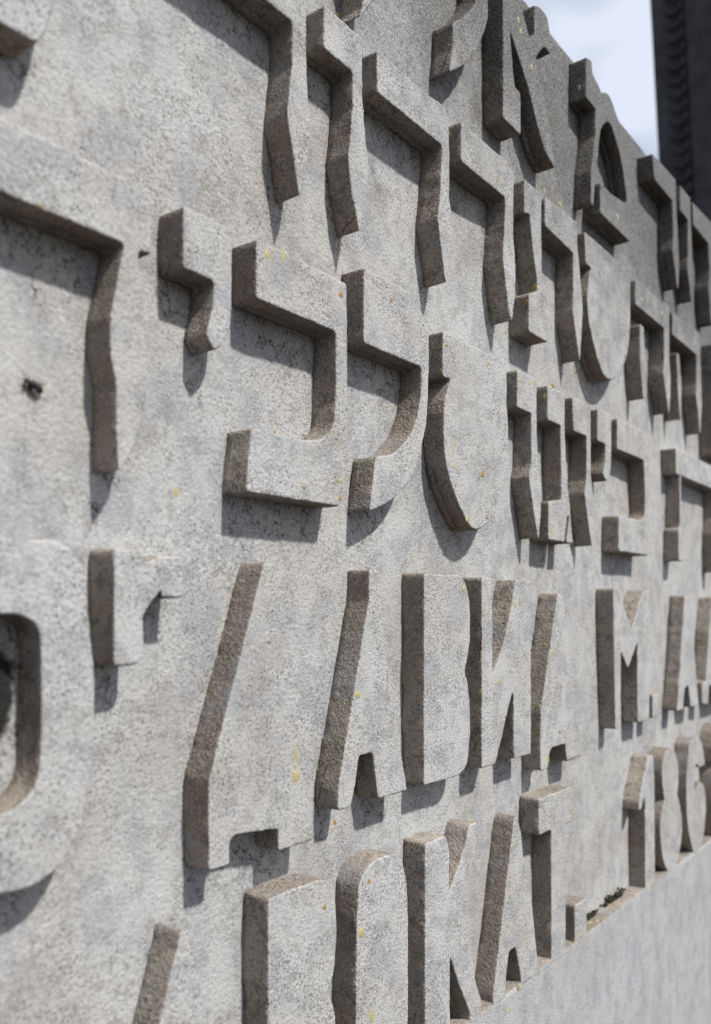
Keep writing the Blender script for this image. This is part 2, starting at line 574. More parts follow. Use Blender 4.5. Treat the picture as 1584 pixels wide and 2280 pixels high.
LETTERS = [
    ('C', 'hebrew_letter', 'wide hooked Hebrew letter behind the fly, cut off by the left edge', ['141,217.1 285.6,217.1 284.8,200 284.8,184 276.3,184 276.3,175.9 279.7,147.7~ 282,123~ 279.4,101.8~ 272.7,81.1 268.6,75.1 263.7,70 262.4,92.1 262.4,112.8 258.9,127.7 258.9,144.6 263.2,166.1 267.2,184 141,184'], []),
    ('C', 'hebrew_letter', 'short Hebrew yod with bent tail left of the square bet', ['305.3,217.9 341.6,217.9 341.6,184 340.8,165.4~ 337.3,155.6~ 332.1,148 327.4,145.1 321.7,152.8 325,163.6~ 327,172.3~ 327.4,184 305.3,184'], []),
    ('C', 'hebrew_letter', 'large square Hebrew bet with thick bars', ['360.9,219.4 446.8,219.4 447.3,198.8 448,131.9 448,99.4 439.1,70 352.2,70 356.6,108.1 403.1,108.1 419.8,111.8~ 430.2,118.8~ 433.9,130.5~ 435.3,151.5 435.3,184 360.9,184'], []),
    ('C', 'hebrew_letter', 'rounded Hebrew kaf right of the square bet', ['465.2,236 522.9,236 533.1,227.6~ 548,221.8 548,189.4 545.4,149.9~ 539.2,128.5~ 531.9,111~ 515.2,91.6~ 492.7,77.6~ 471.8,70 475.5,90.1 479.2,109 499.3,113.8~ 512.9,123~ 525.8,135.7~ 534.3,154.9~ 537.4,169.9~ 536.7,184 465.2,184'], []),
    ('C', 'hebrew_letter', 'solid tongue-shaped Hebrew letter right of the rounded kaf', ['567.7,219.8 674.4,219.8 674.4,184 678.2,150.2~ 677.3,128.4~ 663.2,101.2~ 643.8,78.9~ 625.3,70~ 611.9,70~ 601,78.1~ 587,92.9~ 574.7,112.7~ 570,132~ 570,160.4~ 574.7,175 579.4,184 567.7,184'], []),
    ('C', 'hebrew_letter', 'narrow kinked Hebrew letter right of the solid tongue shape', ['694.6,218.3 734.4,218.3 734.4,171.1 737.7,140.8 743.5,116.2~ 743.5,99.3~ 739.6,70 736.7,70 726.3,98.9 718,124 723.1,137.4 723.1,184 694.6,184'], []),
    ('C', 'hebrew_letter', 'narrow Hebrew letter with a slit foot', ['757.2,217.7 797.1,217.7 797.1,176.3 801.9,134.5 806.3,119.4 817.3,70 800.8,70 807.4,96.6 803,97.1 795.5,70 759.2,70 759.2,107.3 785.9,110.5~ 789.1,117~ 787,174.7 787,184 757.2,184'], []),
    ('C', 'hebrew_letter', 'narrow kinked Hebrew letter right of the slit foot', ['815.1,218 862.1,218 863,184 863,144.2 870,121.2~ 870,97.5~ 866.3,70 865.1,70 855.5,96.7 846,123.8 851.9,140.8 851.9,184 818.4,184'], []),
    ('C', 'hebrew_letter', 'small Hebrew yod in the lowest Hebrew line at right', ['881.8,218.8 921.9,218.8 921.9,181 918.6,156.1~ 913.3,146.6 906.7,143.8 896.3,150.8 902.8,163.9~ 904.1,171.4~ 904.1,184 881.8,184'], []),
    ('C', 'hebrew_letter', 'square Hebrew bet far right in the lowest Hebrew line', ['939,218.8 1046.4,218.8 1047.6,167.6 1047.6,101.8 1042.3,70 943.8,70 943.8,110.3 1012.1,110.3 1027.8,116.4~ 1031,127.5~ 1031,149.2 1026.3,184 939,184'], []),
    ('C', 'hebrew_letter', 'wide Hebrew tav at the right edge of the lowest Hebrew line', ['1149.7,217.9 1356.9,217.9 1367,167.3 1372.1,113 1362,62.1 1349.5,62.1 1339.6,117.5 1347,145 1347,184 1173.9,184 1173.9,147.7 1184.8,112.3 1188.8,91.3 1182.8,70 1164.1,70 1164.1,111.3 1169,114.6 1169,184 1153.5,184'], []),
    ('B', 'hebrew_letter', 'rounded foot of a Hebrew letter in the top left corner', ['141,258 188.8,258 219,258 223.1,265.4~ 226.5,276~ 230.3,288.5~ 232.2,302.1 232.2,355.2 222.9,354.2 141,354.2'], []),
    ('B', 'hebrew_letter', 'tall Hebrew letter with bent leg, leftmost whole leg of its line', ['302.5,391.8 405.7,391.8 405.7,347.5 407.4,322.6~ 410,304.6~ 407,286.3~ 403.6,268 398.9,258 392.2,286.1 387.3,304 392.4,340 392.4,363 302.5,363'], []),
    ('B', 'hebrew_letter', 'slim Hebrew letter with kinked leg below the chipped stem end', ['422.9,391.7 464.1,391.7 464.1,353 467.7,326.5 470.3,314.7~ 470.8,302.6~ 466.7,280.9 460.6,258 457.1,269.1 451.7,281.8 447.8,306.3 449.7,311.6 453.1,340.5 453.1,363 422.9,363'], []),
    ('B', 'hebrew_letter', 'wide Hebrew resh with kinked leg', ['480.8,392.8 546.1,392.8 568,394.7~ 576.4,386.6 577.9,363 577.9,325 582.8,310.4~ 582.1,293.1~ 573.3,258 572,258 563.4,290.1 560.1,304.5 563.4,318.9 566.7,357.1 566.7,363 480.8,363'], []),
    ('B', 'hebrew_letter', 'Hebrew letter with straight bar below the alef stem', ['596.1,396 668.9,396 688,391.6 687.4,363 687.4,337.1 691.1,306.5~ 691.1,286.5~ 684.2,258 681.6,258 677.3,269.8 667.3,307.1 671.4,349.8 671.4,363 596.1,363'], []),
    ('B', 'hebrew_letter', 'Hebrew nun with an amber drop above its foot', ['708.4,394.7 744.9,394.7 743.7,363 745.1,340.7 745.1,320.8 749.3,306 765.8,298.1 765.8,284.9 758.2,258 717.5,258 717.5,293.2 734.8,299.8 734.8,311.4 726.3,335.2 718.9,366.5 708.4,363'], []),
    ('B', 'hebrew_letter', 'Hebrew resh between the nun and the large tongue shape', ['751.3,394.8 799.8,398 828,398 828,378 835.5,343 841.3,317.4~ 840.1,298.6~ 834.3,258 833.2,258 824.1,281.9 816.2,303.6 817.3,312.9 817.3,363 751.3,367'], []),
    ('B', 'hebrew_letter', 'large tongue-shaped Hebrew letter in the middle line', ['846,395.8 947.3,396.3 981.1,396.3 981.1,378.5 980.3,338.4~ 974.5,307.3~ 958.6,282.3~ 937.6,264.9~ 921.3,258~ 900.2,258~ 882.4,271~ 865.1,292.5~ 855.5,312.1~ 854.3,333.8~ 859,355.5 863.9,363 849.5,363'], []),
    ('B', 'hebrew_letter', 'Hebrew he with separate left stub, right of the large tongue shape', ['998.3,393.1 1122.6,396.5 1124,366.2 1124,328.8 1129,300.5~ 1127.2,276.8~ 1123.5,258 1121.7,258 1110.8,279.3 1100.1,304.6 1102.7,323.7 1102.7,363 998.3,363', '1013.7,344.9 1026.3,344.9 1031,312~ 1032.6,290.7~ 1029.4,258 1024.7,258 1013.7,305.6'], []),
    ('B', 'hebrew_letter', 'second Hebrew he of the middle line, further right', ['1136.5,393.7 1263.8,397.7 1263.8,355.4 1269.4,311.5~ 1269.4,292.2~ 1262.7,254.5 1260.5,254.7 1251.7,282.5 1240.8,305.7 1244.1,325.5 1244.1,363 1136.5,363', '1153.5,344.6 1165.1,344.6 1170.9,309.5~ 1172.9,291.9~ 1170.9,258 1169,258 1157.3,306'], []),
    ('B', 'hebrew_letter', 'edge of a Hebrew letter at the right edge, middle line', ['1322.7,398.7 1463.5,404.3 1463.5,236.2 1332.3,236.2 1327.5,289.9'], []),
    ('A', 'hebrew_letter', 'stem end of a Hebrew letter cut off by the top edge', ['455.1,504.7 491.6,504.7 486.1,461.7 479.7,430.5~ 471.3,417.1~ 463.1,406 460.1,404.4 464.4,413 464.4,435.4 455.1,454.8'], []),
    ('A', 'hebrew_letter', 'curved hook of a Hebrew letter at the top edge', ['563.4,543.7 630.6,550.1 639.1,532.5 640.7,518.2~ 639.1,498.8~ 626.8,474.8~ 612.6,455.5~ 596.8,439.7~ 578,426 583.2,449.3 583.2,468.6 596.8,478.4~ 612.6,495.3~ 620.8,508.8~ 623.1,531 623.1,541.2 563.4,529.8'], []),
    ('A', 'hebrew_letter', 'Hebrew alef with a long slanted stroke under the sky', ['667.3,561.4 683.3,561.4 693.7,556.5~ 700.8,548.4~ 718.9,528.2 728.7,536.5 728.7,564.1 740.6,568.4~ 755.2,568.1~ 761.2,558.6~ 765.3,538.7 763.2,536 749.3,536 737.7,523.1~ 732.9,515.2~ 737.7,504.2~ 751.3,489.7 763.2,463.1 773.4,430.5 750.3,438.2 732,458.3 718,479.1 692,503.3 679.9,513.6 684.2,491.3 689.3,468.9 700.3,468.9 701,455.8 701,430.5 667.3,430.5'], []),
    ('A', 'hebrew_letter', 'Hebrew mem with an arched opening beside the wall top', ['850.7,578.9 865.1,582.7 868.8,569.9 884.9,565.9 892.5,561.9 913.3,570~ 934.8,560.3~ 962.9,537.3~ 980.3,503.2~ 987.8,469.5~ 980.3,430.5 889.3,430.5 889.3,464 921.3,464 968.6,470.7 968.6,479.4 951.5,513.5~ 933.5,530~ 921.3,538.6~ 908,537~ 893.8,524.7~ 887.4,511.6~ 883.6,490.7 878.6,471.8 874.9,458.8 870,430.5 863.9,430.5 863.9,465.7 868.8,483.4 875.5,507.6 875.5,536.4 850.7,536.4'], []),
    ('A', 'hebrew_letter', 'Hebrew resh in the top line below the dark pillar', ['1057.1,566.8 1149.7,572 1153.5,535.6 1161.2,492.5~ 1165.1,463.9~ 1161.2,430.5 1157.3,430.5 1147.8,452.4 1136.5,474 1140.2,491.2 1136.5,538 1065.5,538'], []),
    ('A', 'hebrew_letter', 'slim Hebrew vav in the top line', ['1169.9,572.2 1213.3,572.2 1217.5,539.8 1223.8,495.4~ 1225.9,471.1~ 1221.7,430.5 1219.6,430.5 1213.3,448.6 1200.9,468.2 1204,489.2 1204,538.4 1169.9,538.4'], []),
    ('A', 'hebrew_letter', 'rightmost Hebrew letter in the top line', ['1225.9,571 1332.3,578.2 1337.2,539.7 1342.1,487.6 1332.3,427.5 1317.9,427.5 1306.1,474.7 1310.8,504.5 1303.7,540.5 1230.1,540.5'], []),
    ('D', 'latin_letter', 'large letter D cut off by the left edge', ['177.2,33.1 213.9,33.1 227.5,33.6~ 237,30~ 244.3,18.2~ 247.3,-8~ 249.9,-29.9~ 250.1,-62.8~ 248.1,-80.9~ 244.3,-96.4~ 239.9,-106.6~ 230,-118.3~ 219.7,-122.9~ 209.5,-124~ 201,-122.8 177.2,-122.8'], ['192.8,-0.4 205.2,-0.4 210.6,-1~ 216.3,-3.4~ 220.1,-8.6~ 221.3,-18~ 221.5,-38.7 220.8,-64.4~ 219,-75.5~ 215.2,-82~ 207.4,-86.6~ 201,-88.1 192.8,-88.1']),
    ('D', 'latin_letter', 'small raised letter r beside the large D', ['260.8,32.1 277.7,32.1 280,26.3~ 282.6,26.5~ 288.1,30 305.8,30 305.8,8 289.9,8 290.8,12.4 285.5,6.5 279,-0.5 279,-20.6 275.5,-26.3 260.8,-26.3'], []),
    ('D', 'cyrillic_letter', 'largest Cyrillic Д with a sloping left side', ['367.2,30 374.5,30 413.5,-89.7 412.2,-124.5 412.2,-143.7 379.6,-143.7 379.6,-130 343.2,-126.5 339.5,-130 339.5,-142.4 323.5,-142.4 323.5,-91.7'], []),
    ('D', 'cyrillic_letter', 'Cyrillic А beside the largest Д', ['471.8,30 482.4,30 492.7,-34 518.7,-130 482.4,-130 476,-96.7 464.7,-96.7 460.6,-96.5 455.6,-117.9 451.7,-130 437.7,-130 437.7,-115.1 471.8,10.5'], []),
    ('D', 'cyrillic_letter', 'Cyrillic В in the middle of the upper Cyrillic line', ['540.8,30 580.1,30 593.9,30~ 604.6,21.1~ 609.7,2.2~ 609.7,-21.6~ 605.4,-37.6~ 601,-47.9 606.8,-58.5~ 610.4,-84.1~ 608.3,-110.2~ 603.2,-124.5~ 589.7,-130~ 565.4,-130 540.8,-130'], []),
    ('D', 'cyrillic_letter', 'Cyrillic И right of the В', ['629.5,30 647,30 648.6,-10.3 648.6,-52.2 668.1,-26.2 681.6,2.4 691.1,30 721.7,30 722.1,-27.7 722.1,-130 687.6,-130 687.6,-75 685,-70.9 678.2,-82.2 666.5,-105 653.4,-130 629.5,-130'], []),
    ('D', 'cyrillic_letter', 'second Cyrillic Д of the upper line, with amber drops', ['780.7,19.7 794.4,16.4 811.8,-51.9 837.2,-130 836.4,-140.9 836.4,-148.5 803,-148.5 798.7,-130 766.3,-130 762.2,-134.7 758.2,-148.5 742.5,-148.5 742.5,-93.3'], []),
    ('D', 'cyrillic_letter', 'Cyrillic М in the upper Cyrillic line', ['926.7,27.4 945.9,27.4 960,8.2 981.8,-19.3 996.8,-6.3 1006,7.5 1024.7,27.2 1048,27.2 1046.8,-46.8 1046.8,-130 1006,-130 1004.4,-73.4 1004.4,-34.5 973,-64.3 950.1,-43.2 950.1,-130 933.5,-130'], []),
    ('D', 'full_stop', 'small square full stop at the foot of the М', ['1058.8,-101.4 1080.8,-101.4 1080.8,-130 1058.8,-130'], []),
    ('D', 'cyrillic_letter', 'small far Cyrillic А right of the М', ['1188.8,23.6 1213.3,23.6 1234.4,-53.3 1253.9,-130 1215.4,-130 1207.1,-100.1 1196.9,-100.1 1188.8,-104.1 1180.8,-130 1155.4,-130'], []),
    ('D', 'cyrillic_letter', 'Cyrillic letter with splayed feet at the right edge', ['1327.5,23.5 1356.9,23.5 1413.9,-133.9 1332.3,-133.9 1327.5,-106 1308.4,-106 1301.4,-133.7 1272.8,-130 1272.8,-99.4 1292.1,-99.4 1308.4,-24.4'], []),
    ('E', 'cyrillic_letter', 'sloping Cyrillic Д cut off by the bottom edge', ['303.8,-168.5 307.5,-171 336.1,-266 336.1,-327.4 277.2,-324.1 277.2,-245.5'], []),
    ('E', 'cyrillic_letter', 'Cyrillic В cut off by the bottom edge', ['370.6,-169.6 403.1,-169.6 420.7,-170.7~ 431.1,-177.6~ 434.9,-190.6~ 435.8,-210~ 433.5,-231.6~ 428.8,-241.7~ 427.5,-246.2 433.5,-259.4~ 435.8,-280.9~ 433.5,-309.3~ 422,-328.6 370.6,-328.6'], []),
    ('E', 'cyrillic_letter', 'narrow rounded Cyrillic О', ['457.1,-228.8 457.6,-204.7~ 458.6,-191.9~ 460.6,-182.7~ 468.7,-174.9~ 481.3,-171~ 499.3,-171.9~ 508.3,-176.5~ 514.1,-185.6~ 518.7,-206.5~ 519.6,-240 519.6,-293.1 517,-319.8~ 502.7,-331.7~ 480.8,-331.7~ 465.2,-320.2~ 457.1,-295.4~'], []),
    ('E', 'cyrillic_letter', 'Cyrillic К with open lower triangle', ['542,-173.6 572,-173.6 577.4,-186 577.4,-219.2 582.8,-211.9 592.5,-201.4 602.5,-185.9 608.3,-172.6 620.8,-172.6 612.6,-188 601,-213.5 595.4,-232 601,-250.2 612.6,-283.3 619.3,-304.7 628,-321.4 628,-335 609.4,-335 609.4,-326.9 592.5,-298.4 578.4,-271 578.4,-335 542,-335'], []),
    ('E', 'cyrillic_letter', 'pointed Cyrillic А merging into the plinth', ['686.7,-185.5 692,-180.5~ 696.3,-185.7~ 701.7,-200.5 708.8,-231.8 723.5,-268.8 732.9,-313.6 740.6,-336.8 701.2,-336.8 701.2,-328.4 690.2,-298 678.2,-298 671.9,-320.1 671.9,-335.8 648.6,-335.8 648.6,-325.9'], []),
    ('E', 'cyrillic_letter', 'Cyrillic Т merging into the plinth', ['737.7,-174 811.8,-174 811.8,-209.2 797.6,-209.2 798.7,-283.4 798.7,-337.6 765.3,-337.6 765.3,-208.3 737.7,-208.3'], []),
    ('E', 'full_stop', 'square full stop standing on the ledge', ['820.7,-296.2 851.3,-296.2 851.3,-338.1 820.7,-338.1'], []),
    ('E', 'numeral', 'numeral 1 standing on the ledge', ['1040.7,-174.9 1060.5,-174.9 1064.7,-214.7 1065.9,-285.8 1065.9,-341 1031.8,-341 1030.6,-250.7 1030.6,-221.7 1024.7,-225.2 1016.8,-234.9 1009,-234.9 1009,-225.1 1018.4,-207.4 1029.4,-192.9'], []),
    ('E', 'numeral', 'numeral 8 standing on the ledge', ['1127.2,-174.8~ 1110.8,-177.4~ 1100.1,-184.6~ 1094.8,-198.7~ 1094.8,-214~ 1100.1,-231.4~ 1105.4,-239.2 1100.1,-241.2~ 1089.5,-258~ 1087.8,-275.8~ 1091.3,-298.1~ 1101.8,-318.1~ 1118,-332.9~ 1134.6,-336.9~ 1155.4,-328.8~ 1170.9,-308.3~ 1176.8,-286.7~ 1172.9,-267.8~ 1163.1,-249.3~ 1155.4,-240.2 1161.2,-221.5~ 1159.2,-200.3~ 1145.9,-183.7~'], []),
    ('E', 'numeral', 'numeral 6 standing on the ledge', ['1236.5,-174.7~ 1213.3,-178.2~ 1207.1,-191.6~ 1198.9,-218.1~ 1196.9,-252.1~ 1198.9,-275.7~ 1207.1,-300.1~ 1219.6,-321.2~ 1236.5,-336.2~ 1262.7,-332.5~ 1280.7,-315~ 1289.8,-284.4~ 1287.5,-264.4~ 1276.1,-247~ 1256.1,-240~ 1238.7,-251.7 1232.3,-238.1~ 1234.4,-221.5~ 1243,-211.4 1258.3,-219.3 1285.2,-219.3 1276.1,-197.4~ 1262.7,-180.9~'], []),
    ('E', 'numeral', 'numeral at the right edge standing on the ledge', ['1362,-168.2~ 1337.2,-174.3~ 1325.1,-196.3~ 1327.5,-216.6~ 1339.6,-227.6 1329.9,-240.3~ 1325.1,-276.1~ 1327.5,-309.9~ 1339.6,-337.8~ 1362,-342.5~ 1387.5,-314.6~ 1398,-260.9~ 1392.7,-197.7~'], []),
]
DROPS = [
    (2, 'f', 370.1, -0.1, 213.1, 4.3, 5.9, 0), (2, 'f', 384.0, -0.1, 216.3, 3.2, 8.2, 0), (2, 'f', 440.0, -0.1, 210.0, 5.2, 4.7, 1),
    (3, 'f', 497.3, -0.2, 222.9, 3.9, 4.5, 1), (-1, 'f', 463.5, 20.2, 415.8, 5.0, 3.7, 0), (16, 's', 734.6, 3.1, 304.0, 7.3, 5.9, 1),
    (16, 's', 717.4, 2.9, 286.0, 4.1, 4.5, 1), (14, 'f', 576.0, -0.0, 377.0, 4.7, 3.5, 1), (4, 'f', 573.4, 0.0, 209.9, 4.0, 3.5, 1),
    (4, 's', 567.6, 2.2, 188.6, 3.3, 3.5, 1), (4, 'f', 642.3, 0.0, 211.9, 4.7, 4.6, 0), (4, 'f', 584.2, 0.0, 116.8, 4.8, 5.0, 0),
    (4, 'f', 584.2, 0.0, 131.8, 2.1, 21.4, 0), (4, 'f', 630.7, 0.0, 116.4, 6.1, 6.8, 1), (4, 'f', 605.4, 0.0, 76.3, 5.8, 4.4, 0),
    (4, 'f', 637.6, 0.0, 80.6, 4.7, 3.4, 1), (-1, 'f', 398.0, 20.0, 114.8, 2.5, 2.6, 1), (2, 'f', 403.0, -0.1, 78.5, 3.8, 2.5, 1),
    (2, 'f', 440.4, -0.1, 87.3, 4.3, 3.8, 0), (2, 'f', 439.5, -0.1, 75.4, 3.8, 3.5, 1), (-1, 'f', 317.2, 20.0, 67.8, 3.6, 6.0, 0),
    (31, 's', 333.6, 2.0, -63.5, 3.3, 2.0, 1), (31, 'f', 395.9, -0.1, -87.4, 2.5, 12.8, 0), (31, 'f', 395.5, -0.1, -100.6, 6.3, 8.3, 0),
    (32, 's', 452.2, 7.3, -61.6, 4.3, 3.6, 0), (32, 'f', 458.7, 0.1, -55.0, 7.5, 4.3, 0), (-1, 'f', 459.3, 20.5, -145.0, 4.0, 5.0, 1),
    (34, 'f', 633.0, 0.0, -1.5, 3.1, 3.4, 1), (34, 's', 629.7, 1.6, -66.1, 3.8, 4.5, 0), (34, 'f', 659.1, 0.0, -59.3, 4.9, 7.0, 0),
    (34, 's', 684.8, 3.4, 11.2, 3.5, 5.6, 0), (34, 'f', 690.3, 0.0, 8.0, 4.4, 7.2, 0), (33, 'f', 599.3, -0.2, 19.6, 5.0, 5.8, 0),
    (35, 's', 763.5, 6.2, -31.6, 5.1, 6.1, 0), (35, 'f', 770.7, 0.2, -37.8, 6.1, 6.1, 0), (-1, 'f', 846.7, 20.6, 2.8, 4.6, 5.7, 1),
    (35, 'f', 789.5, 0.2, -72.0, 4.2, 4.4, 1), (35, 'f', 785.3, 0.2, -116.6, 6.3, 4.4, 1), (35, 's', 743.9, 3.4, -89.0, 5.5, 6.8, 0),
    (35, 's', 746.6, 1.9, -81.1, 3.2, 5.9, 0), (35, 's', 742.6, 2.8, -113.8, 4.1, 3.8, 1), (45, 'f', 810.0, -0.3, -196.8, 4.4, 8.1, 0),
    (41, 'f', 423.0, -0.3, -189.1, 3.6, 4.0, 1), (42, 'f', 470.9, -0.3, -184.3, 4.1, 3.4, 1), (42, 'f', 462.2, -0.3, -216.9, 7.1, 7.3, 0),
    (42, 'f', 474.0, -0.3, -278.1, 4.7, 10.5, 0), (-2, 'f', 695.7, 0.1, -336.2, 5.3, 7.2, 1), (-2, 'f', 680.3, 0.2, -349.5, 4.3, 4.0, 0),
    (-1, 'f', 650.1, 20.5, -180.3, 9.0, 2.0, 0), (46, 'f', 837.1, -0.3, -331.4, 7.0, 5.5, 0), (35, 'f', 758.6, 0.2, -139.4, 5.0, 8.6, 0),
    (24, 'f', 722.3, -0.2, 502.6, 4.7, 5.0, 0), (24, 'f', 696.0, -0.2, 531.6, 4.4, 5.6, 0), (24, 'f', 700.4, -0.2, 523.9, 4.4, 4.9, 0),
    (25, 's', 850.4, 7.7, 549.6, 3.5, 5.6, 0), (-1, 'f', 831.0, 20.1, 423.7, 6.7, 5.6, 0), (-1, 'f', 791.6, 19.3, 421.9, 5.2, 4.5, 0),
    (25, 'f', 940.3, -0.0, 445.2, 6.9, 6.1, 0), (19, 'f', 1016.9, 0.0, 383.8, 6.3, 4.3, 1), (19, 'f', 1020.0, 0.0, 375.0, 7.9, 4.3, 0),
    (19, 'f', 1093.1, 0.0, 379.8, 8.8, 5.1, 0), (-1, 'f', 812.1, 19.5, 231.9, 7.5, 5.0, 1), (6, 's', 757.1, 3.6, 207.4, 4.2, 6.0, 0),
    (5, 'f', 719.3, 0.2, 211.6, 5.5, 3.7, 0), (5, 'f', 700.3, 0.2, 210.4, 5.3, 5.7, 0), (6, 's', 788.9, 15.1, 115.2, 4.3, 2.7, 0),
    (6, 'f', 770.2, -0.1, 106.3, 6.1, 5.2, 0), (6, 'f', 796.3, -0.1, 120.9, 4.3, 5.3, 0), (6, 'f', 768.1, -0.1, 78.8, 4.1, 6.1, 0),
    (10, 's', 1152.3, 3.1, 194.9, 2.9, 4.2, 1), (-1, 'f', 711.0, 20.1, 259.7, 4.4, 4.2, 0), (18, 'f', 925.2, -0.1, 337.9, 4.0, 3.0, 0),
    (18, 'f', 964.2, -0.1, 338.2, 4.3, 4.1, 0), (17, 'f', 828.3, -0.1, 299.0, 4.6, 4.6, 0), (47, 's', 1031.6, 18.8, -310.1, 2.8, 4.4, 0),
    (47, 'f', 1052.9, -0.3, -333.2, 8.3, 6.6, 0), (0, 'f', 221.4, 0.2, 185.6, 2.0, 1.8, 1), (-2, 't', 883.6, 9.5, -333.1, 9.0, 3.4, 0),
    (-2, 't', 892.1, 4.9, -333.0, 9.0, 2.9, 0), (-2, 't', 954.7, 11.6, -332.9, 9.0, 2.1, 1), (15, 'f', 664.3, 0.2, 375.9, 4.1, 5.5, 0),
    (15, 'f', 671.8, 0.2, 393.5, 4.2, 3.9, 0), (-1, 'f', 439.4, 19.9, -49.8, 1.4, 2.7, 1), (31, 'f', 365.9, -0.1, -35.0, 1.1, 1.9, 1),
]
CRACKS = [(32, [(442.3, 11.0, -97.6), (440.9, 12.5, -103.0), (439.2, 13.5, -107.9), (437.5, 14.0, -115.2), (437.3, 15.8, -121.4), (437.3, 17.8, -127.1)]), (13, [(457.7, 0.1, 269.6), (457.2, 1.6, 268.0), (458.0, 4.9, 265.6), (458.4, 10.2, 264.8), (459.0, 12.7, 262.6), (459.5, 13.9, 260.7)]), (23, [(583.1, 1.0, 452.1), (582.7, 2.0, 448.3), (582.0, 3.2, 444.6), (580.8, 5.0, 439.3), (579.6, 7.2, 433.8), (578.9, 8.0, 430.2)]), (34, [(629.8, 0.4, -11.3), (629.8, 0.4, -18.8), (629.5, 1.1, -26.7), (629.5, 2.7, -35.7), (629.4, 4.4, -45.2)]), (41, [(370.2, 17.9, -173.8), (370.4, 15.0, -172.5), (370.7, 11.5, -171.3), (370.4, 9.1, -172.9), (370.3, 11.1, -176.5)])]
def lathe(stations, seg=14):
    """stations along local x: (x, ry, rz, zc)"""
    v, f = [], []
    for (x, ry, rz, zc) in stations:
        for j in range(seg):
            a = 2 * math.pi * j / seg
            v.append((x, ry * math.cos(a), zc + rz * math.sin(a)))
    for k in range(len(stations) - 1):
        for j in range(seg):
            a, b = k * seg + j, k * seg + (j + 1) % seg
            f.append((a, b, b + seg, a + seg))
    f.append(tuple(range(seg - 1, -1, -1)))
    f.append(tuple((len(stations) - 1) * seg + j for j in range(seg)))
    return v, f


def tube(points, radii, seg=6):
    v, f = [], []
    n = len(points)
    pts = [Vector(p) for p in points]
    for i, p in enumerate(pts):
        d = (pts[min(i + 1, n - 1)] - pts[max(i - 1, 0)]).normalized()
        u = d.orthogonal().normalized()
        if i and u.dot(pu) < 0:
            u = -u
        if i:
            u = (pu - d * pu.dot(d)).normalized()
        pu = u
        w = d.cross(u)
        for j in range(seg):
            a = 2 * math.pi * j / seg
            v.append(tuple(p + (u * math.cos(a) + w * math.sin(a)) * radii[i]))
    for i in range(n - 1):
        for j in range(seg):
            a, b = i * seg + j, i * seg + (j + 1) % seg
            f.append((a, b, b + seg, a + seg))
    f.append(tuple(range(seg - 1, -1, -1)))
    f.append(tuple((n - 1) * seg + j for j in range(seg)))
    return v, f


letter_obs = []
for i, (row, nm, lab, loops, holes) in enumerate(LETTERS):
    front = -0.0003 if row == 'E' else 0.0004 * mnoise.noise(Vector((i * 3.7, 1.3, 0)))
    letter_obs.append(make_letter(nm, lab, loops, holes, front, i * 13.7))


# fine crazing of the recessed field where water drips off the letters: stored per vertex
def inside(poly, x, y):
    c = False
    j = len(poly) - 1
    for i in range(len(poly)):
        xi, yi = poly[i]
        xj, yj = poly[j]
        if (yi > y) != (yj > y) and x < (xj - xi) * (y - yi) / (yj - yi) + xi:
            c = not c
        j = i
    return c


shapes = []
for row, nm, lab, loops, holes in LETTERS:
    for s in loops:
        p = [(a, b) for a, b, _ in parse(s)]
        shapes.append((min(q[0] for q in p), max(q[0] for q in p), min(q[1] for q in p), max(q[1] for q in p), p))
vals = []
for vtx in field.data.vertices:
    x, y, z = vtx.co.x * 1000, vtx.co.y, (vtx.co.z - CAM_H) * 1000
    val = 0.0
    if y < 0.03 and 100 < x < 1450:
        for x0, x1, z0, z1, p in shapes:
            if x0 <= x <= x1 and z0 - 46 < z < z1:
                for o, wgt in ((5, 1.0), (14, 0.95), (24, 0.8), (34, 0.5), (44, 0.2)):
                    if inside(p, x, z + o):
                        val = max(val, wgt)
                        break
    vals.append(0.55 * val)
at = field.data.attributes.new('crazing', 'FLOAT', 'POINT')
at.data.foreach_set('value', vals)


# ------------------------------------------------------------------ hardened resin drops stuck to the stone
def drop_mesh(name, mat, seed):
    verts, faces = [], []
    R, S = 5, 12
    rnd = random.Random(seed)
    wob = [1 + 0.16 * rnd.uniform(-1, 1) for _ in range(S)]
    for k in range(R):
        e = k / R * math.pi / 2
        for j in range(S):
            a = 2 * math.pi * j / S
            rad = math.cos(e) * wob[j]
            x, z = 0.5 * rad * math.sin(a), 0.5 * rad * math.cos(a)
            if z > 0:
                x *= 1 - 0.9 * z          # pulled out to a tip at the top
            verts.append((x, 0.05 - 0.30 * math.sin(e), z))
    verts.append((0, -0.25, -0.08))
    for k in range(R - 1):
        for j in range(S):
            a, b = k * S + j, k * S + (j + 1) % S
            faces.append((a, a + S, b + S, b))
    top = len(verts) - 1
    for j in range(S):
        faces.append(((R - 1) * S + j, top, (R - 1) * S + (j + 1) % S))
    o = mesh_obj(name, verts, faces, [mat], smooth=True)
    me = o.data
    bpy.data.objects.remove(o)
    return me


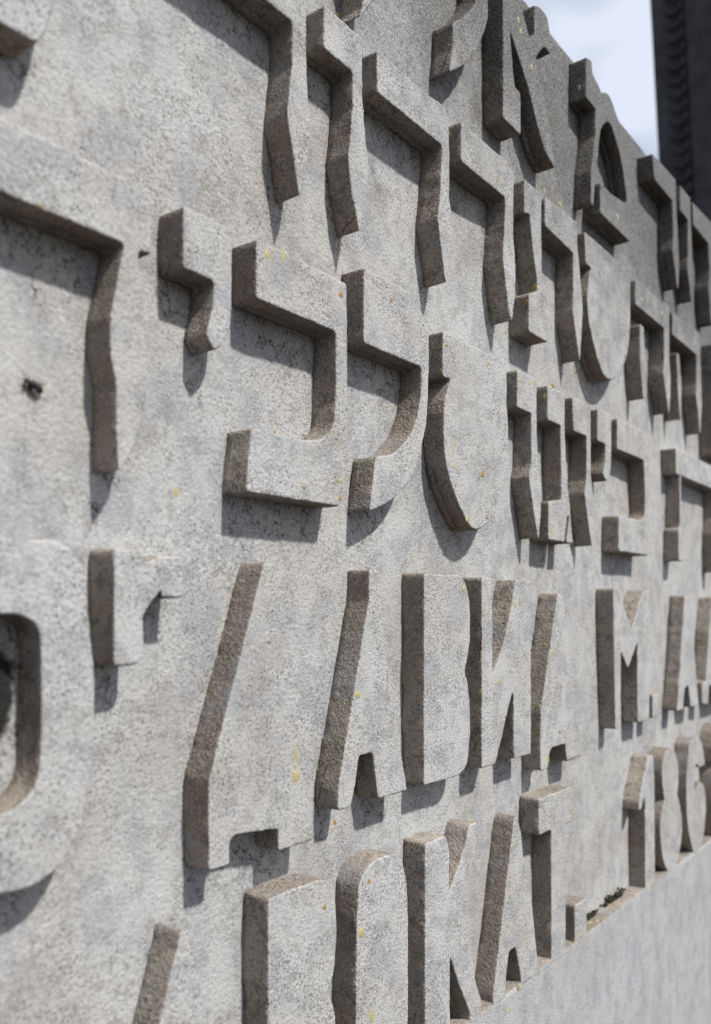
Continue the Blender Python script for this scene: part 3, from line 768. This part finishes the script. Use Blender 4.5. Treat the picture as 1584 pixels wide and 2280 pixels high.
DM = [[drop_mesh('resin_drop', M_PALE, s) for s in range(3)], [drop_mesh('resin_drop', M_AMBER, s + 5) for s in range(3)]]
bpy.context.view_layer.update()
rd = random.Random(3)
for li, face, x, y, z, wd, ht, amber in DROPS:
    o = bpy.data.objects.new('resin_drop', DM[amber][rd.randrange(3)])
    host = letter_obs[li] if li >= 0 else (field if li == -1 else plinth)
    o.parent = host
    o.matrix_parent_inverse = host.matrix_world.inverted()
    o.location = (x / 1000, y / 1000, CAM_H + z / 1000)
    th = 0.32 * min(wd, ht)
    o.scale = (wd / 1000, th / 1000, ht / 1000)
    tw = rd.uniform(-0.25, 0.25)
    if face == 'f':
        o.rotation_euler = (0, tw, 0)
    elif face == 's':
        o.rotation_euler = (0, 0, math.radians(-90))
    else:
        o.rotation_euler = (math.radians(-90), 0, 0)
    COL.objects.link(o)


# ------------------------------------------------------------------ hairline cracks across letter sides
M_CRACK = plain('crack_dirt', (0.016, 0.014, 0.012), 0.95, 0.05)
for li, pts in CRACKS:
    v, f = tube([(x / 1000, y / 1000, CAM_H + z / 1000) for x, y, z in pts], [0.00012] + [0.00028 + 0.00012 * math.sin(3 * q) for q in range(len(pts) - 2)] + [0.00012], 5)
    o = mesh_obj('crack', v, f, [M_CRACK], parent=letter_obs[li], smooth=True)
    o.matrix_parent_inverse = letter_obs[li].matrix_world.inverted()


# ------------------------------------------------------------------ fly
MM = 0.00130
fly = empty('fly', (0.2287, DEPTH + 0.0004, 1.2077))
fly['label'] = 'small black fly resting on the stone inside the wide hooked letter'
fly['category'] = 'fly'
# local x = forwards, local z = away from the stone
fx = Vector((-0.93, 0, 0.36)).normalized()
fz = Vector((0, -1, 0))
fy = fz.cross(fx)
from mathutils import Matrix
rot = Matrix((fx, fy, fz)).transposed()
fly.rotation_euler = rot.to_euler()


def fly_part(name, vf, mat, smooth=True):
    v, f = vf
    return mesh_obj(name, [tuple(c * MM for c in p) for p in v], f, [mat], parent=fly, smooth=smooth)


fly_part('body', lathe([(4.1, .15, .15, 1.9), (4.0, .75, .6, 1.9), (3.6, 1.1, .95, 2.0), (3.1, 1.0, .95, 2.05), (2.75, .5, .5, 2.1), (2.5, .6, .6, 2.15), (2.1, 1.15, 1.1, 2.3),
                        (1.3, 1.5, 1.45, 2.4), (.4, 1.45, 1.4, 2.4), (-.1, 1.0, 1.0, 2.2), (-.4, 1.1, 1.0, 2.1), (-1.1, 1.65, 1.35, 2.0), (-2.2, 1.7, 1.35, 1.9),
                        (-3.1, 1.2, 1.0, 1.75), (-3.7, .55, .5, 1.65), (-3.9, .1, .1, 1.6)]), M_FLY)
for s in (-1, 1):
    e = lathe([(4.05, .1, .1, 2.1), (3.9, .38, .45, 2.1), (3.55, .48, .6, 2.1), (3.2, .35, .42, 2.1), (3.1, .08, .1, 2.1)], 10)
    e = ([(x, y + s * 0.8, z) for x, y, z in e[0]], e[1])
    fly_part('eye', e, M_FLYLEG)
    for (x0, x1, x2, y1, y2) in ((2.0, 3.4, 5.6, 1.8, 2.6), (1.2, 1.0, .5, 2.2, 3.2), (.5, -1.2, -2.4, 1.9, 2.6)):
        fly_part('leg', tube([(x0, s * 1.0, 1.6), (x0 * .5 + x1 * .5, s * (1.0 + y1) / 2, 2.3), (x1, s * y1, 2.4), (x1 * .5 + x2 * .5, s * (y1 + y2) / 2, 1.1), (x2, s * y2, .1), (x2 + .7, s * (y2 + .3), .02)],
                             [.20, .20, .17, .12, .08, .06]), M_FLYLEG)
    # wing: thin blade swept back and outwards, slightly arched
    wv, wf = [], []
    prof = [(0, .15), (.15, .55), (.35, .95), (.6, 1.15), (.8, 1.0), (.93, .65), (1.0, .12)]
    ang = math.radians(150)
    for tpos, hw in prof:
        for q in (-1, 0, 1):
            lx = tpos * 5.6
            ly = q * hw + .25
            X = 1.2 + lx * math.cos(ang) + ly * math.sin(ang)
            Y = s * (1.0 + lx * math.sin(ang) * 0.75 - ly * math.cos(ang) * 0.8)
            wv.append((X, Y, 3.1 - tpos * .9 - .12 * q * q))
    for k in range(len(prof) - 1):
        for q in range(2):
            a = k * 3 + q
            wf.append((a, a + 1, a + 4, a + 3))
    wing_ob = fly_part('wing', (wv, wf), M_WING)
    so = wing_ob.modifiers.new('thickness', 'SOLIDIFY')
    so.thickness = 0.00004


# ------------------------------------------------------------------ moss on the ledge
def moss(label, x, y, n, sx, sy, sz, seed):
    rnd = random.Random(seed)
    bm = bmesh.new()
    for _ in range(n):
        px_, py_ = rnd.gauss(0, sx), rnd.uniform(-sy, sy)
        rr = rnd.uniform(0.0012, 0.0032)
        hz = abs(rnd.gauss(0, sz)) * max(0.2, 1 - abs(px_) / (2.2 * sx))
        res = bmesh.ops.create_icosphere(bm, subdivisions=1, radius=rr)
        st = (rnd.uniform(.7, 1.9), rnd.uniform(.6, 1.1), rnd.uniform(.4, .9))
        for vv in res['verts']:
            c = vv.co
            vv.co = Vector((c.x * st[0] + px_, c.y * st[1] + py_, max(-0.0005, c.z * st[2] + hz))) + Vector((rnd.uniform(-.4, .4), rnd.uniform(-.4, .4), rnd.uniform(-.4, .4))) * rr * .5
    # a few dry stalks
    for _ in range(n // 4):
        a, l = rnd.uniform(-.9, .9), rnd.uniform(.004, .010)
        bx, by = rnd.gauss(0, sx), rnd.uniform(-sy, sy * .5)
        v, f = tube([(bx, by, 0), (bx + math.sin(a) * l * .5, by - .001, l * .55), (bx + math.sin(a) * l, by - .003, l * rnd.uniform(.4, .9))], [.0005, .0004, .0002], 4)
        vs = [bm.verts.new(q) for q in v]
        for ff in f:
            bm.faces.new([vs[q] for q in ff])
    me = bpy.data.meshes.new('moss_clump')
    bm.to_mesh(me)
    bm.free()
    me.materials.append(M_MOSS)
    o = bpy.data.objects.new('moss_clump', me)
    o.location = (x, y, CAM_H + LEDGE + 0.0004)
    COL.objects.link(o)
    return tag(o, label, 'moss', 'moss clumps on the ledge')


moss('ragged dark moss clump on the ledge beside the square full stop', 0.899, 0.0160, 26, 0.010, 0.0032, 0.0028, 1)
moss('thick brown moss clump in the middle of the ledge left of the numeral 1', 0.957, 0.0162, 34, 0.009, 0.0032, 0.0035, 2)
moss('thick brown moss clump on the ledge nearest the numeral 1', 0.986, 0.0158, 34, 0.009, 0.0036, 0.0045, 3)

# ------------------------------------------------------------------ dark pillar behind the wall
PX, PY = 3.0, 0.48
pil = empty('dark_pillar', (PX, PY, 0))
pil.rotation_euler = (math.radians(-3.02), 0, 0)
tag(pil, 'tall dark granite pillar with a carved scroll border, behind the monument wall', 'pillar', kind='thing')
PH = 4.2
sec = [(0, 0), (0, -0.034), (0.005, -0.040), (0.026, -0.092), (0.026, -0.108), (0, -0.114), (0, -0.40), (0.50, -0.40), (0.50, 0)]
hs = frange(0, PH, 0.12)
pv, pf = [], []
for h in hs:
    for (a, b) in sec:
        p = Vector((a, b, h))
        d = 0.004 * mnoise.noise(p * 6.0)
        pv.append((a + d, b + d * 0.6, h))
n = len(sec)
for i in range(len(hs) - 1):
    for j in range(n):
        a, b = i * n + j, i * n + (j + 1) % n
        pf.append((a, b, b + n, a + n))
pf.append(tuple(range(n - 1, -1, -1)))
mesh_obj('shaft', pv, pf, [M_GRANITE], parent=pil)
cv, cf = lathe([(0, .2, .2, 0)], 4)
capv = [(-0.03, 0.03, PH), (-0.03, -0.43, PH), (0.53, -0.43, PH), (0.53, 0.03, PH), (-0.03, 0.03, PH + 0.12), (-0.03, -0.43, PH + 0.12), (0.53, -0.43, PH + 0.12), (0.53, 0.03, PH + 0.12), (0.25, -0.2, PH + 0.4)]
capf = [(3, 2, 1, 0), (0, 1, 5, 4), (1, 2, 6, 5), (2, 3, 7, 6), (3, 0, 4, 7), (4, 5, 8), (5, 6, 8), (6, 7, 8), (7, 4, 8)]
mesh_obj('cap', capv, capf, [M_GRANITE], parent=pil)
rp = [(0.0, 0.012), (0.002, -0.004), (0.006, -0.018), (0.013, -0.032), (0.023, -0.042), (0.036, -0.046), (0.050, -0.041), (0.060, -0.031), (0.062, -0.020), (0.055, -0.016)]
rr = [0.0022, 0.0030, 0.0034, 0.0038, 0.0043, 0.0054, 0.0068, 0.0076, 0.0066, 0.0034]
sv, sf = tube([(0.0085 - q * 0.0010, -0.040 - c, h) for q, (c, h) in enumerate(rp)], rr, 8)
sme = None
k = 0
h = 1.75
while h < 4.1:
    if sme is None:
        so_ = mesh_obj('scroll', sv, sf, [M_GRANITE], parent=pil, smooth=True)
        sme = so_.data
    else:
        so_ = bpy.data.objects.new('scroll', sme)
        so_.parent = pil
        COL.objects.link(so_)
    so_.location = (0, 0, h)
    h += 0.0488
